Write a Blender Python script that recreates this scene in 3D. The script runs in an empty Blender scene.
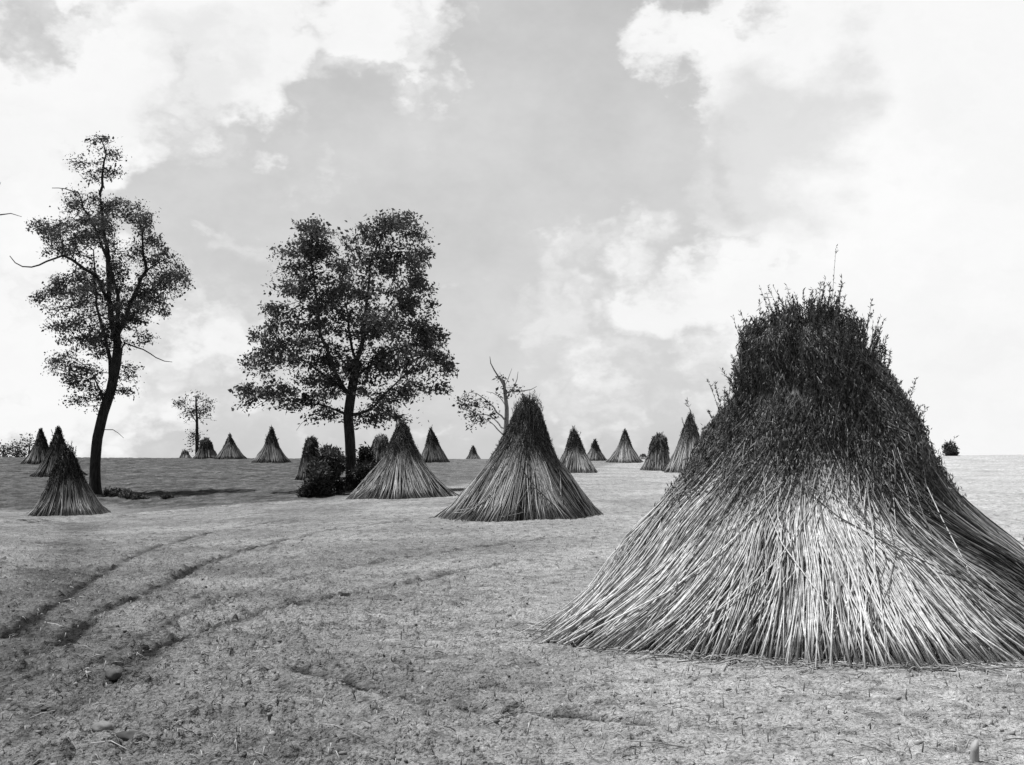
import bpy, math, random
import numpy as np

SEED = 7
rng = np.random.default_rng(SEED)
F = 1230.0            # focal length in pixels of a 1024 px wide plate
YH = 440.0            # row of the eye-level horizon on the plate
CZ = 1.6              # eye height
scene = bpy.context.scene
COL = scene.collection
R_ = math.radians

# ------------------------------------------------------------------ terrain
KD = np.array([3, 6, 9, 11, 16, 24, 33, 47, 60, 80, 100, 115.])
KX = np.array([0, 100, 350, 515, 800, 1024.])
KP = np.array([
    [1080, 760, 655, 622, 577, 546, 529, 513, 494, 476, 463, 455],
    [1080, 760, 655, 622, 580, 550, 532, 515, 491, 473, 462, 456.5],
    [1085, 760, 657, 627, 583, 545, 519, 496, 484, 472, 463, 457.5],
    [1085, 760, 658, 632, 590, 543, 514, 495, 484, 473, 465, 458],
    [1085, 762, 660, 637, 590, 545, 515, 494, 484, 474, 466, 457],
    [1085, 764, 661, 638, 590, 543, 513, 492, 482, 470, 460, 451.5]])
KZ = CZ - (KP - YH) * KD[None, :] / F
NU, NL = 121, 241
GU = np.linspace(-0.5, 0.5, NU)
GL = np.linspace(math.log(2.0), math.log(400.0), NL)
def _table():
    ku = (KX - 512) / F
    dd = np.exp(GL)
    rows = np.array([np.interp(GL, np.log(np.r_[KD, 135, 170, 260, 400]),
                               np.r_[KZ[i], -0.7, -2.6, -6.5, -11.0]) for i in range(len(KX))])
    rows[:, dd < 3] = 0.0
    z = np.array([np.interp(GU, ku, rows[:, j]) for j in range(NL)]).T
    def blur(a, s, axis):
        n = int(3 * s) + 1
        k = np.exp(-0.5 * (np.arange(-n, n + 1) / s) ** 2); k /= k.sum()
        a = np.moveaxis(a, axis, -1)
        p = np.pad(a, [(0, 0)] * (a.ndim - 1) + [(n, n)], mode='edge')
        out = sum(k[i] * p[..., i:i + a.shape[-1]] for i in range(2 * n + 1))
        return np.moveaxis(out, -1, axis)
    return blur(blur(z, 6, 0), 2.2, 1)
GZ = _table()

def H(x, y):
    x = np.asarray(x, float); y = np.asarray(y, float)
    r = np.hypot(x, y) + 1e-9
    th = np.arctan2(x, y)
    tc = np.clip(th, -0.46, 0.46)
    u = np.tan(tc); d = np.maximum(r * np.cos(tc), 2.0)
    fu = np.clip((u - GU[0]) / (GU[1] - GU[0]), 0, NU - 1.001)
    fl = np.clip((np.log(d) - GL[0]) / (GL[1] - GL[0]), 0, NL - 1.001)
    i = fu.astype(int); j = fl.astype(int); a = fu - i; b = fl - j
    z = (GZ[i, j] * (1 - a) * (1 - b) + GZ[i + 1, j] * a * (1 - b) + GZ[i, j + 1] * (1 - a) * b + GZ[i + 1, j + 1] * a * b)
    w = np.clip((np.abs(th) - 0.7) / 1.3, 0, 1)
    w = w * w * (3 - 2 * w)
    z = z * (1 - w) + (-0.25) * w * np.clip((r - 2) / 20, 0, 1)
    return z - .028 * np.maximum(r - 300, 0)

def at(px, d, py=None):
    """Point seen at column px and depth d: on the ground, or at row py."""
    x = (px - 512) / F * d
    z = float(H(x, d)) if py is None else CZ - (py - YH) / F * d
    return np.array([x, d, z])

_DS = np.exp(np.linspace(math.log(4), math.log(114), 700))
def ground_px(px, py):
    """Ground point behind a picture point (used to lay out ruts and stones)."""
    x = (px - 512) / F * _DS
    p = YH + (CZ - H(x, _DS)) / _DS * F
    k = int(np.argmin(np.abs(p - py)))
    return np.array([x[k], _DS[k], float(H(x[k], _DS[k]))])

# ------------------------------------------------------------------ noise
def _hash(ix, iy, s):
    h = (ix.astype(np.int64) * 374761393 + iy.astype(np.int64) * 668265263 + s * 1274126177) & 0xFFFFFFFF
    h = ((h ^ (h >> 13)) * 1274126177) & 0xFFFFFFFF
    return ((h ^ (h >> 16)) & 0xFFFF) / 65535.0
def vnoise(x, y, s=0):
    ix = np.floor(x); iy = np.floor(y); fx = x - ix; fy = y - iy
    fx = fx * fx * (3 - 2 * fx); fy = fy * fy * (3 - 2 * fy)
    a = _hash(ix, iy, s); b = _hash(ix + 1, iy, s); c = _hash(ix, iy + 1, s); d = _hash(ix + 1, iy + 1, s)
    return (a * (1 - fx) + b * fx) * (1 - fy) + (c * (1 - fx) + d * fx) * fy
def fbm(x, y, octs, s=0):
    t = 0; a = 1; n = 0
    for k in range(octs):
        t = t + a * vnoise(x * 2 ** k + 17.3 * k, y * 2 ** k - 9.1 * k, s + k); n += a; a *= 0.55
    return t / n

def crumbs(x, y, prob, s):
    """Scattered rounded lumps of soil of many sizes, 0..1."""
    ix = np.floor(x); iy = np.floor(y); best = np.zeros_like(x)
    for dx in (-1, 0, 1):
        for dy in (-1, 0, 1):
            cx = ix + dx; cy = iy + dy
            px = cx + _hash(cx, cy, s); py = cy + _hash(cx, cy, s + 1)
            rr = (.18 + .42 * _hash(cx, cy, s + 2) ** 2) * (_hash(cx, cy, s + 3) < prob)
            q = 1 - ((x - px) ** 2 + (y - py) ** 2) / np.maximum(rr * rr, 1e-6)
            best = np.maximum(best, np.sqrt(np.clip(q, 0, 1)) * rr / .6)
    return best

# ------------------------------------------------------------------ mesh helpers
def mesh(name, V, Fc, mat, parent=None, col=None, attrs=None, smooth=False):
    """V (n,3), Fc: list of index arrays (m,3)/(m,4). Links ONE mesh object."""
    me = bpy.data.meshes.new(name)
    V = np.asarray(V, np.float32)
    if not isinstance(Fc, list): Fc = [Fc]
    Fc = [np.asarray(f, np.int32) for f in Fc if len(f)]
    me.vertices.add(len(V)); me.vertices.foreach_set('co', V.ravel())
    loops = np.concatenate([f.ravel() for f in Fc])
    tot = np.concatenate([np.full(len(f), f.shape[1], np.int32) for f in Fc])
    st = np.r_[0, np.cumsum(tot)[:-1]].astype(np.int32)
    me.loops.add(len(loops)); me.loops.foreach_set('vertex_index', loops)
    me.polygons.add(len(tot)); me.polygons.foreach_set('loop_start', st); me.polygons.foreach_set('loop_total', tot)
    if smooth: me.polygons.foreach_set('use_smooth', np.ones(len(tot), bool))
    me.update(calc_edges=True)
    if col is not None:
        a = me.attributes.new('tone', 'FLOAT', 'POINT'); a.data.foreach_set('value', np.asarray(col, np.float32))
    for k, v in (attrs or {}).items():
        a = me.attributes.new(k, 'FLOAT', 'POINT'); a.data.foreach_set('value', np.asarray(v, np.float32))
    me.materials.append(mat)
    o = bpy.data.objects.new(name, me); COL.objects.link(o)
    if parent is not None: o.parent = parent
    return o

def thing(name, label, cat, loc, group=None):
    o = bpy.data.objects.new(name, None); COL.objects.link(o)
    o.location = loc; o.empty_display_size = 0.3
    tag(o, label, cat, group); return o
def tag(o, label=None, cat=None, group=None, kind=None):
    if label: o['label'] = label
    if cat: o['category'] = cat
    if group: o['group'] = group
    if kind: o['kind'] = kind
    return o

def norm(v): return v / (np.linalg.norm(v, axis=-1, keepdims=True) + 1e-9)
def tubes(P, Rad, sides=4, cap=True):
    """P (N,K,3) polylines, Rad (N,K) -> verts, quads."""
    N, K, _ = P.shape
    T = norm(np.gradient(P, axis=1))
    ref = np.where(np.abs(T[:, :1, 2:3]) > 0.9, np.array([1., 0, 0]), np.array([0, 0, 1.]))
    A = norm(np.cross(T, ref)); B = np.cross(T, A)
    ang = np.arange(sides) * 2 * math.pi / sides
    V = P[:, :, None, :] + Rad[:, :, None, None] * (np.cos(ang)[None, None, :, None] * A[:, :, None, :] + np.sin(ang)[None, None, :, None] * B[:, :, None, :])
    idx = np.arange(N * K * sides).reshape(N, K, sides)
    nx = np.roll(idx, -1, axis=2)
    q = np.stack([idx[:, :-1], nx[:, :-1], nx[:, 1:], idx[:, 1:]], -1).reshape(-1, 4)
    fs = [q]
    if cap and sides == 4:
        fs.append(idx[:, 0, ::-1]); fs.append(idx[:, -1, :])
        fs = [np.concatenate([f.reshape(-1, 4) for f in fs])]
    return V.reshape(-1, 3), fs[0]

def leaves(P, D, L, W, g):
    """Bent lance-shaped leaves at P along D: two quads... returns verts, quads (6 verts each)."""
    n = len(P)
    D = norm(D); rr = norm(g.normal(size=(n, 3))); S = norm(np.cross(D, rr)); N = np.cross(D, S)
    L = L[:, None]; W = W[:, None]
    bend = (g.uniform(-.35, .35, (n, 1))) * L
    v = np.stack([P, P + D * L * .45 + S * W * .5, P + D * L + N * bend, P + D * L * .45 - S * W * .5], 1)
    q = np.arange(n * 4).reshape(n, 4)
    return v.reshape(-1, 3), q

# ------------------------------------------------------------------ materials
def new_mat(name):
    m = bpy.data.materials.new(name); m.use_nodes = True
    nt = m.node_tree; b = nt.nodes['Principled BSDF']; b.inputs['Roughness'].default_value = 0.85
    b.inputs['Specular IOR Level'].default_value = 0.25
    return m, nt, b
def N(nt, typ, **kw):
    n = nt.nodes.new(typ)
    for k, v in kw.items():
        if k in n.inputs.keys() and not hasattr(n, k): n.inputs[k].default_value = v
        else: setattr(n, k, v)
    return n
def tone_mat(name, noise_scale=40., amount=.3, rough=.8, transl=0., spec=.25):
    """Grey stuff whose reflectance is the 'tone' attribute with a procedural mottling."""
    m, nt, b = new_mat(name)
    b.inputs['Roughness'].default_value = rough; b.inputs['Specular IOR Level'].default_value = spec
    at_ = N(nt, 'ShaderNodeAttribute', attribute_name='tone')
    tc = N(nt, 'ShaderNodeTexCoord')
    nz = N(nt, 'ShaderNodeTexNoise'); nz.inputs['Scale'].default_value = noise_scale; nz.inputs['Detail'].default_value = 3
    nt.links.new(tc.outputs['Object'], nz.inputs['Vector'])
    mr = N(nt, 'ShaderNodeMapRange'); mr.inputs['From Min'].default_value = .3; mr.inputs['From Max'].default_value = .7
    mr.inputs['To Min'].default_value = 1 - amount; mr.inputs['To Max'].default_value = 1 + amount
    nt.links.new(nz.outputs['Fac'], mr.inputs['Value'])
    mu = N(nt, 'ShaderNodeMath', operation='MULTIPLY')
    nt.links.new(at_.outputs['Fac'], mu.inputs[0]); nt.links.new(mr.outputs['Result'], mu.inputs[1])
    nt.links.new(mu.outputs[0], b.inputs['Base Color'])
    if transl:
        tr = N(nt, 'ShaderNodeBsdfTranslucent'); mx = N(nt, 'ShaderNodeMixShader'); mx.inputs['Fac'].default_value = transl
        out = nt.nodes['Material Output']
        nt.links.new(mu.outputs[0], tr.inputs['Color'])
        nt.links.new(b.outputs[0], mx.inputs[1]); nt.links.new(tr.outputs[0], mx.inputs[2]); nt.links.new(mx.outputs[0], out.inputs['Surface'])
    return m
M_STALK = tone_mat('dry_stalk', 30, .3, .65, spec=.35)
M_HEAD = tone_mat('dry_leaf', 25, .35, .9, .12)
M_LEAF = tone_mat('tree_leaf', 3, .3, .6, .22, spec=.3)
M_STRAW = tone_mat('straw', 20, .3, .7)
M_STONE = tone_mat('stone', 14, .35, .9)
def bark_mat():
    m, nt, b = new_mat('bark')
    tc = N(nt, 'ShaderNodeTexCoord'); mp = N(nt, 'ShaderNodeMapping'); mp.inputs['Scale'].default_value = (6, 6, 1.2)
    nz = N(nt, 'ShaderNodeTexNoise'); nz.inputs['Scale'].default_value = 2.5; nz.inputs['Detail'].default_value = 6
    cr = N(nt, 'ShaderNodeValToRGB')
    cr.color_ramp.elements[0].position = .35; cr.color_ramp.elements[0].color = (.014, .014, .014, 1)
    cr.color_ramp.elements[1].position = .7; cr.color_ramp.elements[1].color = (.06, .06, .06, 1)
    bp = N(nt, 'ShaderNodeBump'); bp.inputs['Strength'].default_value = .8; bp.inputs['Distance'].default_value = .05
    nt.links.new(tc.outputs['Object'], mp.inputs['Vector']); nt.links.new(mp.outputs[0], nz.inputs['Vector'])
    nt.links.new(nz.outputs['Fac'], cr.inputs['Fac']); nt.links.new(cr.outputs[0], b.inputs['Base Color'])
    nt.links.new(nz.outputs['Fac'], bp.inputs['Height']); nt.links.new(bp.outputs[0], b.inputs['Normal'])
    return m
M_BARK = bark_mat()
M_DEADBARK = tone_mat('weathered_wood', 8, .3, .9)

def ground_mat():
    m, nt, b = new_mat('field_soil'); lk = nt.links.new
    b.inputs['Roughness'].default_value = .95; b.inputs['Specular IOR Level'].default_value = .1
    tc = N(nt, 'ShaderNodeTexCoord')
    def noise(sc, det=5, rough=.6):
        n = N(nt, 'ShaderNodeTexNoise'); n.inputs['Scale'].default_value = sc; n.inputs['Detail'].default_value = det
        n.inputs['Roughness'].default_value = rough; lk(tc.outputs['Object'], n.inputs['Vector']); return n
    def ramp(src, stops):
        c = N(nt, 'ShaderNodeValToRGB'); e = c.color_ramp.elements
        while len(e) < len(stops): e.new(.5)
        for el, (p, v) in zip(e, stops): el.position = p; el.color = (v, v, v, 1)
        lk(src, c.inputs['Fac']); return c
    def mul(a, b_):
        x = N(nt, 'ShaderNodeMath', operation='MULTIPLY'); lk(a, x.inputs[0]); lk(b_, x.inputs[1]); return x.outputs[0]
    big = ramp(noise(.35, 4).outputs['Fac'], [(.3, .84), (.7, 1.12)])
    mid = ramp(noise(4.5, 6, .7).outputs['Fac'], [(.36, .55), (.48, 1.), (.64, 1.35)])
    fine = ramp(noise(38, 6, .75).outputs['Fac'], [(.36, .25), (.45, .88), (.56, 1.1), (.68, 1.6)])
    dry = N(nt, 'ShaderNodeAttribute', attribute_name='dry')       # 1 = crumbled pale soil, 0 = dark moist soil and painted clod shade
    grs = N(nt, 'ShaderNodeAttribute', attribute_name='grassy')
    base = N(nt, 'ShaderNodeMapRange'); base.clamp = False; base.inputs['To Min'].default_value = .15; base.inputs['To Max'].default_value = .42
    lk(dry.outputs['Fac'], base.inputs['Value'])
    soil = mul(mul(mul(base.outputs[0], big.outputs[0]), mid.outputs[0]), fine.outputs[0])
    # thin pasture: streaky tufts
    g1 = ramp(noise(1.1, 6, .7).outputs['Fac'], [(.36, .05), (.5, .105), (.66, .2)])
    g2 = ramp(noise(9, 5, .7).outputs['Fac'], [(.3, .6), (.7, 1.4)])
    gr = mul(g1.outputs[0], g2.outputs[0])
    mx = N(nt, 'ShaderNodeMix'); lk(grs.outputs['Fac'], mx.inputs[0]); lk(soil, mx.inputs[2]); lk(gr, mx.inputs[3])
    lk(mx.outputs[0], b.inputs['Base Color'])
    bn = noise(60, 5, .7); bp = N(nt, 'ShaderNodeBump'); bp.inputs['Strength'].default_value = .9; bp.inputs['Distance'].default_value = .012
    bn2 = noise(7, 5, .7); bp2 = N(nt, 'ShaderNodeBump'); bp2.inputs['Strength'].default_value = .8; bp2.inputs['Distance'].default_value = .05
    lk(bn.outputs['Fac'], bp.inputs['Height']); lk(bn2.outputs['Fac'], bp2.inputs['Height']); lk(bp.outputs[0], bp2.inputs['Normal'])
    vo = N(nt, 'ShaderNodeTexVoronoi'); vo.inputs['Scale'].default_value = 26; vo.inputs['Detail'].default_value = 2; lk(tc.outputs['Object'], vo.inputs['Vector'])
    bp3 = N(nt, 'ShaderNodeBump'); bp3.invert = True; bp3.inputs['Strength'].default_value = .8; bp3.inputs['Distance'].default_value = .025
    lk(vo.outputs['Distance'], bp3.inputs['Height']); lk(bp2.outputs[0], bp3.inputs['Normal'])
    lk(bp3.outputs[0], b.inputs['Normal'])
    return m
M_GROUND = ground_mat()

# ------------------------------------------------------------------ ground sheet
def poly_dist(x, y, pts):
    """Distance to a polyline on the ground (metres)."""
    best = np.full(x.shape, 1e9)
    for (ax, ay), (bx, by) in zip(pts[:-1], pts[1:]):
        dx, dy = bx - ax, by - ay; L2 = dx * dx + dy * dy + 1e-9
        t = np.clip(((x - ax) * dx + (y - ay) * dy) / L2, 0, 1)
        best = np.minimum(best, np.hypot(x - ax - t * dx, y - ay - t * dy))
    return best
def smooth_poly(px_pts):
    g = np.array([ground_px(*p)[:2] for p in px_pts])
    t = np.arange(len(g)); tt = np.linspace(0, len(g) - 1, len(g) * 6)
    out = np.stack([np.interp(tt, t, g[:, k]) for k in (0, 1)], 1)
    for _ in range(4):
        out[1:-1] = (out[:-2] + 2 * out[1:-1] + out[2:]) / 4
    return [tuple(p) for p in out]
RUTS = [  # (picture trace, half width m, depth m, darkening)
    ([(80, 522), (68, 555), (48, 592), (22, 622), (0, 648), (-40, 690)], .6, .02, .5),
    ([(470, 512), (400, 521), (320, 531), (255, 546), (205, 562), (150, 590), (100, 612), (60, 640)], .11, .03, 1.0),
    ([(300, 518), (215, 530), (150, 548), (110, 568), (60, 600), (10, 630)], .10, .025, .85),
    ([(520, 560), (470, 568), (400, 583), (350, 592), (300, 602), (240, 618), (170, 640), (110, 664)], .09, .028, .95),
    ([(300, 668), (345, 679), (385, 692), (440, 703), (500, 709), (570, 715), (650, 722)], .07, .035, 1.3),
    ([(600, 532), (500, 543), (400, 556), (310, 573), (230, 596), (150, 630), (70, 675)], .08, .02, .65),
    ([(420, 570), (350, 580), (290, 578)], .06, .04, .9),
    ([(170, 640), (140, 665), (100, 690), (40, 715)], .12, .02, .6),
    ([(-20, 524), (90, 519), (170, 512), (230, 507), (300, 502)], .35, -.10, -.2),
]
RUTS = [(smooth_poly(p), w, dp, dk) for p, w, dp, dk in RUTS]
ARC_C = ground_px(300, 760)[:2]

def micro(x, y):
    """Small relief: clods, crumbs, harrow marks and wheel ruts -> (dz, dry, grassy)."""
    r = np.hypot(x, y)
    fade = np.clip(1.25 - r / 90, .15, 1)
    left = np.clip((.5 - (x / np.maximum(y, 1) + .02) / .34), 0, 1)          # left half is rougher
    rough = .55 + .75 * left * np.clip(1.3 - r / 40, .3, 1)
    n1 = fbm(x * 1.1, y * 1.1, 3, 11) - .5
    n2 = fbm(x * 7, y * 7, 4, 23)
    n3 = fbm(x * 22, y * 22, 3, 41)
    near = r < 45
    lump = np.zeros_like(x)
    for sc, hgt, pr_, sd in ((9., .034, .22, 3), (16., .030, .6, 8), (30., .018, .85, 13)):
        lump[near] = np.maximum(lump[near], crumbs(x[near] * sc, y[near] * sc, pr_, sd) * hgt)
    lump *= np.clip((45 - r) / 20, 0, 1)
    cl = np.clip((n2 - .52) / .25, 0, 1) ** 1.3
    dz = n1 * .07 + rough * (cl * .030 + lump * np.clip(.25 + 2.2 * (n2 - .35), .15, 1.3) + (n3 - .5) * .030) * fade
    dry = np.clip(.92 - .52 * left ** .8 * np.clip(1.25 - r / 110, 0, 1) + .9 * (fbm(x * .5, y * .5, 4, 77) - .5), 0, 1) + .5 * np.clip((x / np.maximum(y, 1) - .05) / .3, 0, 1) * np.clip((r - 9) / 15, 0, 1)
    dry = dry - 8 * np.clip(lump - .008, 0, .04) * (.25 + left) * np.clip(1.3 - r / 40, 0, 1)     # clods toned darker, painting the small shadows a high sun leaves out
    # harrow marks
    ra = np.hypot(x - ARC_C[0], y - ARC_C[1])
    msk = np.clip(1 - np.abs(r - 13) / 8, 0, 1) * np.clip(1 - np.abs(x / np.maximum(y, 1) + .08) / .22, 0, 1)
    dz = dz + .021 * np.sin(ra / .27 * 2 * math.pi + 2 * n1) * msk
    wob = (fbm(x * 1.7, y * 1.7, 3, 5) - .5) * .09
    brk = np.clip((fbm(x * 1.3, y * 1.3, 2, 9) - .18) / .22, .7, 1)
    for pts, w, dp, dk in RUTS:
        d = np.abs(poly_dist(x, y, pts) + wob * min(1, w * 4))
        k = np.exp(-(d / w) ** 2) * brk
        edge = np.exp(-((d - 2.0 * w) / w) ** 2) * brk
        dz = dz - dp * k + .45 * max(dp, 0) * edge
        dry = dry - dk * .72 * k
    # pasture on the far slope, left and centre; a paler stubble slope on the right
    u = x / np.maximum(y, 1)
    px = 512 + F * u
    y0 = np.interp(px, [0, 100, 220, 330, 450, 560, 700, 1024], [46, 48, 45, 46, 56, 75, 140, 200])
    gmax = np.interp(px, [0, 350, 480, 620, 800], [1, 1, .75, .35, .0])
    g = np.clip((y - y0 + (fbm(x * .35, y * .35, 3, 31) - .5) * 8) / 4, 0, 1) * gmax
    dz = dz + g * (fbm(x * 2.2, y * 2.2, 3, 61) - .5) * .16
    return dz, np.maximum(dry, -.45), g

def build_ground():
    th_f = np.linspace(-.47, .47, 900)
    th_s = np.linspace(.47, 2 * math.pi - .47, 90)[1:-1]
    th = np.r_[th_f, th_s]
    r = np.r_[.5, 1.2, 2.2, 3.2, np.exp(np.linspace(math.log(4.2), math.log(125), 1150)), np.exp(np.linspace(math.log(130), math.log(4000), 40))]
    T, Rr = np.meshgrid(th, r)
    x = Rr * np.sin(T); y = Rr * np.cos(T)
    z = H(x, y)
    far = np.clip((Rr - 130) / 300, 0, 1)
    dz, dry, g = micro(x, y)
    z = z + dz * (1 - far) - 0.02
    nr, nt_ = x.shape
    V = np.stack([x, y, z], -1).reshape(-1, 3)
    V = np.r_[V, [[0, 0, float(H(0., .01))]]]
    idx = np.arange(nr * nt_).reshape(nr, nt_)
    nx = np.roll(idx, -1, axis=1)
    q = np.stack([idx[:-1], idx[1:], nx[1:], nx[:-1]], -1).reshape(-1, 4)
    c = len(V) - 1
    tri = np.stack([np.full(nt_, c), idx[0], nx[0]], -1)
    o = mesh('ground', V, [q, tri], M_GROUND, attrs={'dry': np.r_[dry.ravel(), .7], 'grassy': np.r_[g.ravel(), 0]}, smooth=True)
    tag(o, kind='structure')
    return o
build_ground()
def HM(x, y):
    return H(x, y) + micro(np.asarray(x, float), np.asarray(y, float))[0] - .02

# ------------------------------------------------------------------ shocks
PROF = {
    'cone': ([0, .25, .5, .75, .9, .97, 1.0], [1, .73, .465, .265, .185, .15, .10]),
    'sheaved': ([0, .13, .262, .413, .563, .714, .80, .925, .98, 1.0], [1, .865, .745, .60, .475, .375, .325, .255, .21, .15]),
    'boxy': ([0, .10, .24, .36, .49, .65, .81, .93, .98, 1.0], [1, .86, .685, .585, .505, .41, .345, .285, .25, .17]),
    'flared': ([0, .24, .49, .65, .81, .93, .98, 1.0], [1, .74, .515, .385, .27, .19, .14, .08]),
    'steep':  ([0, .2, .5, .75, .9, 1.0], [1, .76, .48, .29, .17, .05]),
    'blunt':  ([0, .2, .5, .8, .93, 1.0], [1, .82, .64, .5, .40, .20]),
    'tent':   ([0, .3, .6, .85, 1.0], [1, .68, .38, .14, .03]),
    'skirted': ([0, .12, .3, .5, .75, .92, 1.0], [1, .83, .62, .43, .25, .13, .04]),
}
def make_shock(label, loc, R, Ht, prof='flared', n=900, leaf=1500, sheaves=26, lean=(0, 0), seed=1, thick=.007, dark=1., leafdown=.38, sprays=30, K=7, leaf_len=.075, pale=1., tall=None, loose=0, spread=.25, bundles=None, leaf_tone=(.04, .12), speck=.10, rough=1.9, bend=None, strands=0, hd0=0.):
    g = np.random.default_rng(seed)
    root = thing('hemp_shock', label, 'crop shock', loc, 'shocks of cut stalks standing in the field')
    ph, pr = PROF[prof]; pr = np.array(pr) * (1 + g.normal(0, .03, len(pr)) * (np.array(ph) > .3))
    bh_, bx_ = bend or ([0, 1], [0, 0])
    wob_p = g.uniform(0, 6.28, 4)
    rg = rough
    def rad(h, a):
        w = 1 + rg * h * (.02 * np.sin(2 * a + 9 * h + wob_p[1]) + .035 * np.sin(5 * a - 14 * h + wob_p[2]) + .035 * np.sin(11 * a + 23 * h + wob_p[3])) + .05 * np.sin(2 * a + wob_p[0]) + .035 * np.sin(3 * a + wob_p[1] + 2 * h) + .03 * np.sin(5 * a + wob_p[2] + 5 * h) + .02 * np.sin(9 * a + wob_p[3])
        return R * np.interp(h, ph, pr) * w
    def axis(h): return np.stack([lean[0] * Ht * h, lean[1] * Ht * h, np.zeros_like(h)], -1) + np.stack([np.interp(h, bh_, bx_) * Ht, 0 * h, 0 * h], -1)
    def ground_off(x, y): return HM(x + loc[0], y + loc[1]) - loc[2]
    # inner mass
    hh = np.linspace(0, .94, 9); aa = np.linspace(0, 2 * math.pi, 33)[:-1]
    A, Hh = np.meshgrid(aa, hh); rr = rad(Hh, A) * (.86 - .10 * Hh)
    v = np.stack([rr * np.cos(A), rr * np.sin(A), Hh * Ht], -1) + axis(Hh)
    v[0, :, 2] = -.25
    idx = np.arange(v.shape[0] * 32).reshape(-1, 32); nx = np.roll(idx, -1, 1)
    q = np.stack([idx[:-1], nx[:-1], nx[1:], idx[1:]], -1).reshape(-1, 4)
    vv = np.r_[v.reshape(-1, 3), [[lean[0] * Ht * .95, lean[1] * Ht * .95, Ht * .96]]]
    tri = np.stack([idx[-1], nx[-1], np.full(32, len(vv) - 1)], -1)
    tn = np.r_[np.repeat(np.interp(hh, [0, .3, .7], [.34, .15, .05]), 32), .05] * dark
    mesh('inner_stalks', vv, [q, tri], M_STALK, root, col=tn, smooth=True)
    # the standing stalks, sheaf by sheaf
    sa = g.uniform(0, 2 * math.pi, sheaves); stw = g.normal(0, .14, sheaves); sbr = g.uniform(.5, 1.3, sheaves); sr = g.uniform(.87, 1.06, sheaves)
    sh = g.integers(0, sheaves, n)
    a0 = sa[sh] + g.normal(0, 3.6 / sheaves, n) + np.where(g.random(n) < .22, g.uniform(-3.2, 3.2, n), 0)
    layer = g.uniform(.85, 1.065, n)
    top = np.where(g.random(n) < .6, g.uniform(.6, 1.0, n), g.uniform(.35, .8, n))
    t = np.linspace(0, 1, K)[None, :]
    stray = g.random(n) < .045
    tw = (stw[sh] + g.normal(0, .085, n) + stray * g.normal(0, .5, n))[:, None]; layer = layer + stray * .02
    h = t * top[:, None]
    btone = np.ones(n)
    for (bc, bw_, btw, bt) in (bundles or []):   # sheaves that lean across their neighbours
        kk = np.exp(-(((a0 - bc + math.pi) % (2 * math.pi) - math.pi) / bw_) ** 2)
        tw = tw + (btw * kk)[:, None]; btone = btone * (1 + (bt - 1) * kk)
    a = a0[:, None] + tw * h * 1.3
    base_len = (np.clip(g.normal(-.01, .085, n), -.24, .17) + .02 * (sr[sh] - 1))[:, None]
    r = rad(h, a) * (1 + (layer * sr[sh] - 1)[:, None] * (1 - .5 * h) - .07 * np.clip((h - .42) / .25, 0, 1)) * (1 + base_len * (1 - t)) + .03 * R * np.sin(h * 5 + a0[:, None] * 7) * .4 * h
    straight = rad(h[:, :1] * 0, a0[:, None]) * (1 - t) + rad(h[:, -1:], a[:, -1:]) * t
    mixs = g.uniform(0, spread * 2, (n, 1))
    r = r * (1 - mixs) + straight * layer[:, None] * mixs
    r = np.minimum(r, rad(h, a) * (1.06 + .13 * np.clip(1 - h / .12, 0, 1) - .11 * np.clip((h - .32) / .3, 0, 1)) * (1 + .03 * stray[:, None]))
    P = np.stack([r * np.cos(a), r * np.sin(a), h * Ht], -1) + axis(h)
    A_ = (g.lognormal(math.log(.0045), .7, n) * (R / 2.2))[:, None, None]       # no stalk is quite straight
    P = P + g.normal(0, .004, P.shape) * (R / 2.2) + A_ * np.sin(2 * math.pi * (g.uniform(.2, .7, (n, 1)) * t + g.random((n, 1))))[:, :, None] * norm(g.normal(size=(n, 1, 3)))
    P[:, :, 2] += ground_off(P[:, 0, 0], P[:, 0, 1])[:, None] * (1 - np.clip(h * 2.2, 0, 1)) + .01
    rd = thick * g.uniform(.6, 1.35, n)[:, None] * np.interp(t, [0, 1], [1.1, .55])
    V, q = tubes(P, np.broadcast_to(rd, (n, K)), 4)
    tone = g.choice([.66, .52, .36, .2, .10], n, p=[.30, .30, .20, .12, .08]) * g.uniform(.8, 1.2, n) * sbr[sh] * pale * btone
    hd = np.clip((h - (hd0 + g.uniform(.18, .46, n) + .10 * (sbr[sh] - .95))[:, None]) / .26, 0, 1)
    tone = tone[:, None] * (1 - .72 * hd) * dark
    tone = np.clip(tone, .03, .8)
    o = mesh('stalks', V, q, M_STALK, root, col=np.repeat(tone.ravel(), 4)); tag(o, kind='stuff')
    # dark withered leaves and seed heads clothing the upper half
    m = leaf
    hl = np.clip(leafdown + (1 - leafdown) * g.beta(1.5, 1.05, m) - (g.random(m) < .22) * g.exponential(.11, m), .08, 1.03)
    # leaves hang in bunches around stalk tops
    nb = max(20, m // 26); bi = g.integers(0, nb, m)
    ba = g.uniform(0, 2 * math.pi, nb); bh = g.normal(0, .02, nb)
    al = ba[bi] + g.normal(0, .07, m); hl = np.clip(hl * .55 + (leafdown + (1 - leafdown) * g.beta(1.5, 1.0, nb))[bi] * .45 + bh[bi], .06, 1.04)
    edge = g.normal(0, .10, m) - (g.random(m) < .35) * g.exponential(.22, m)
    hl = hl - (g.random(m) < .3) * g.exponential(.15, m)
    keep = hl > leafdown * .72 + .10 * np.sin(al * 3 + wob_p[0]) + .06 * np.sin(al * 8 + wob_p[1]) + edge
    hl, al = hl[keep], al[keep]; m = len(hl)
    bl_ = g.normal(0, .022, nb); bt_ = np.exp(g.normal(0, .38, nb)); bi = bi[keep]
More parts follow.
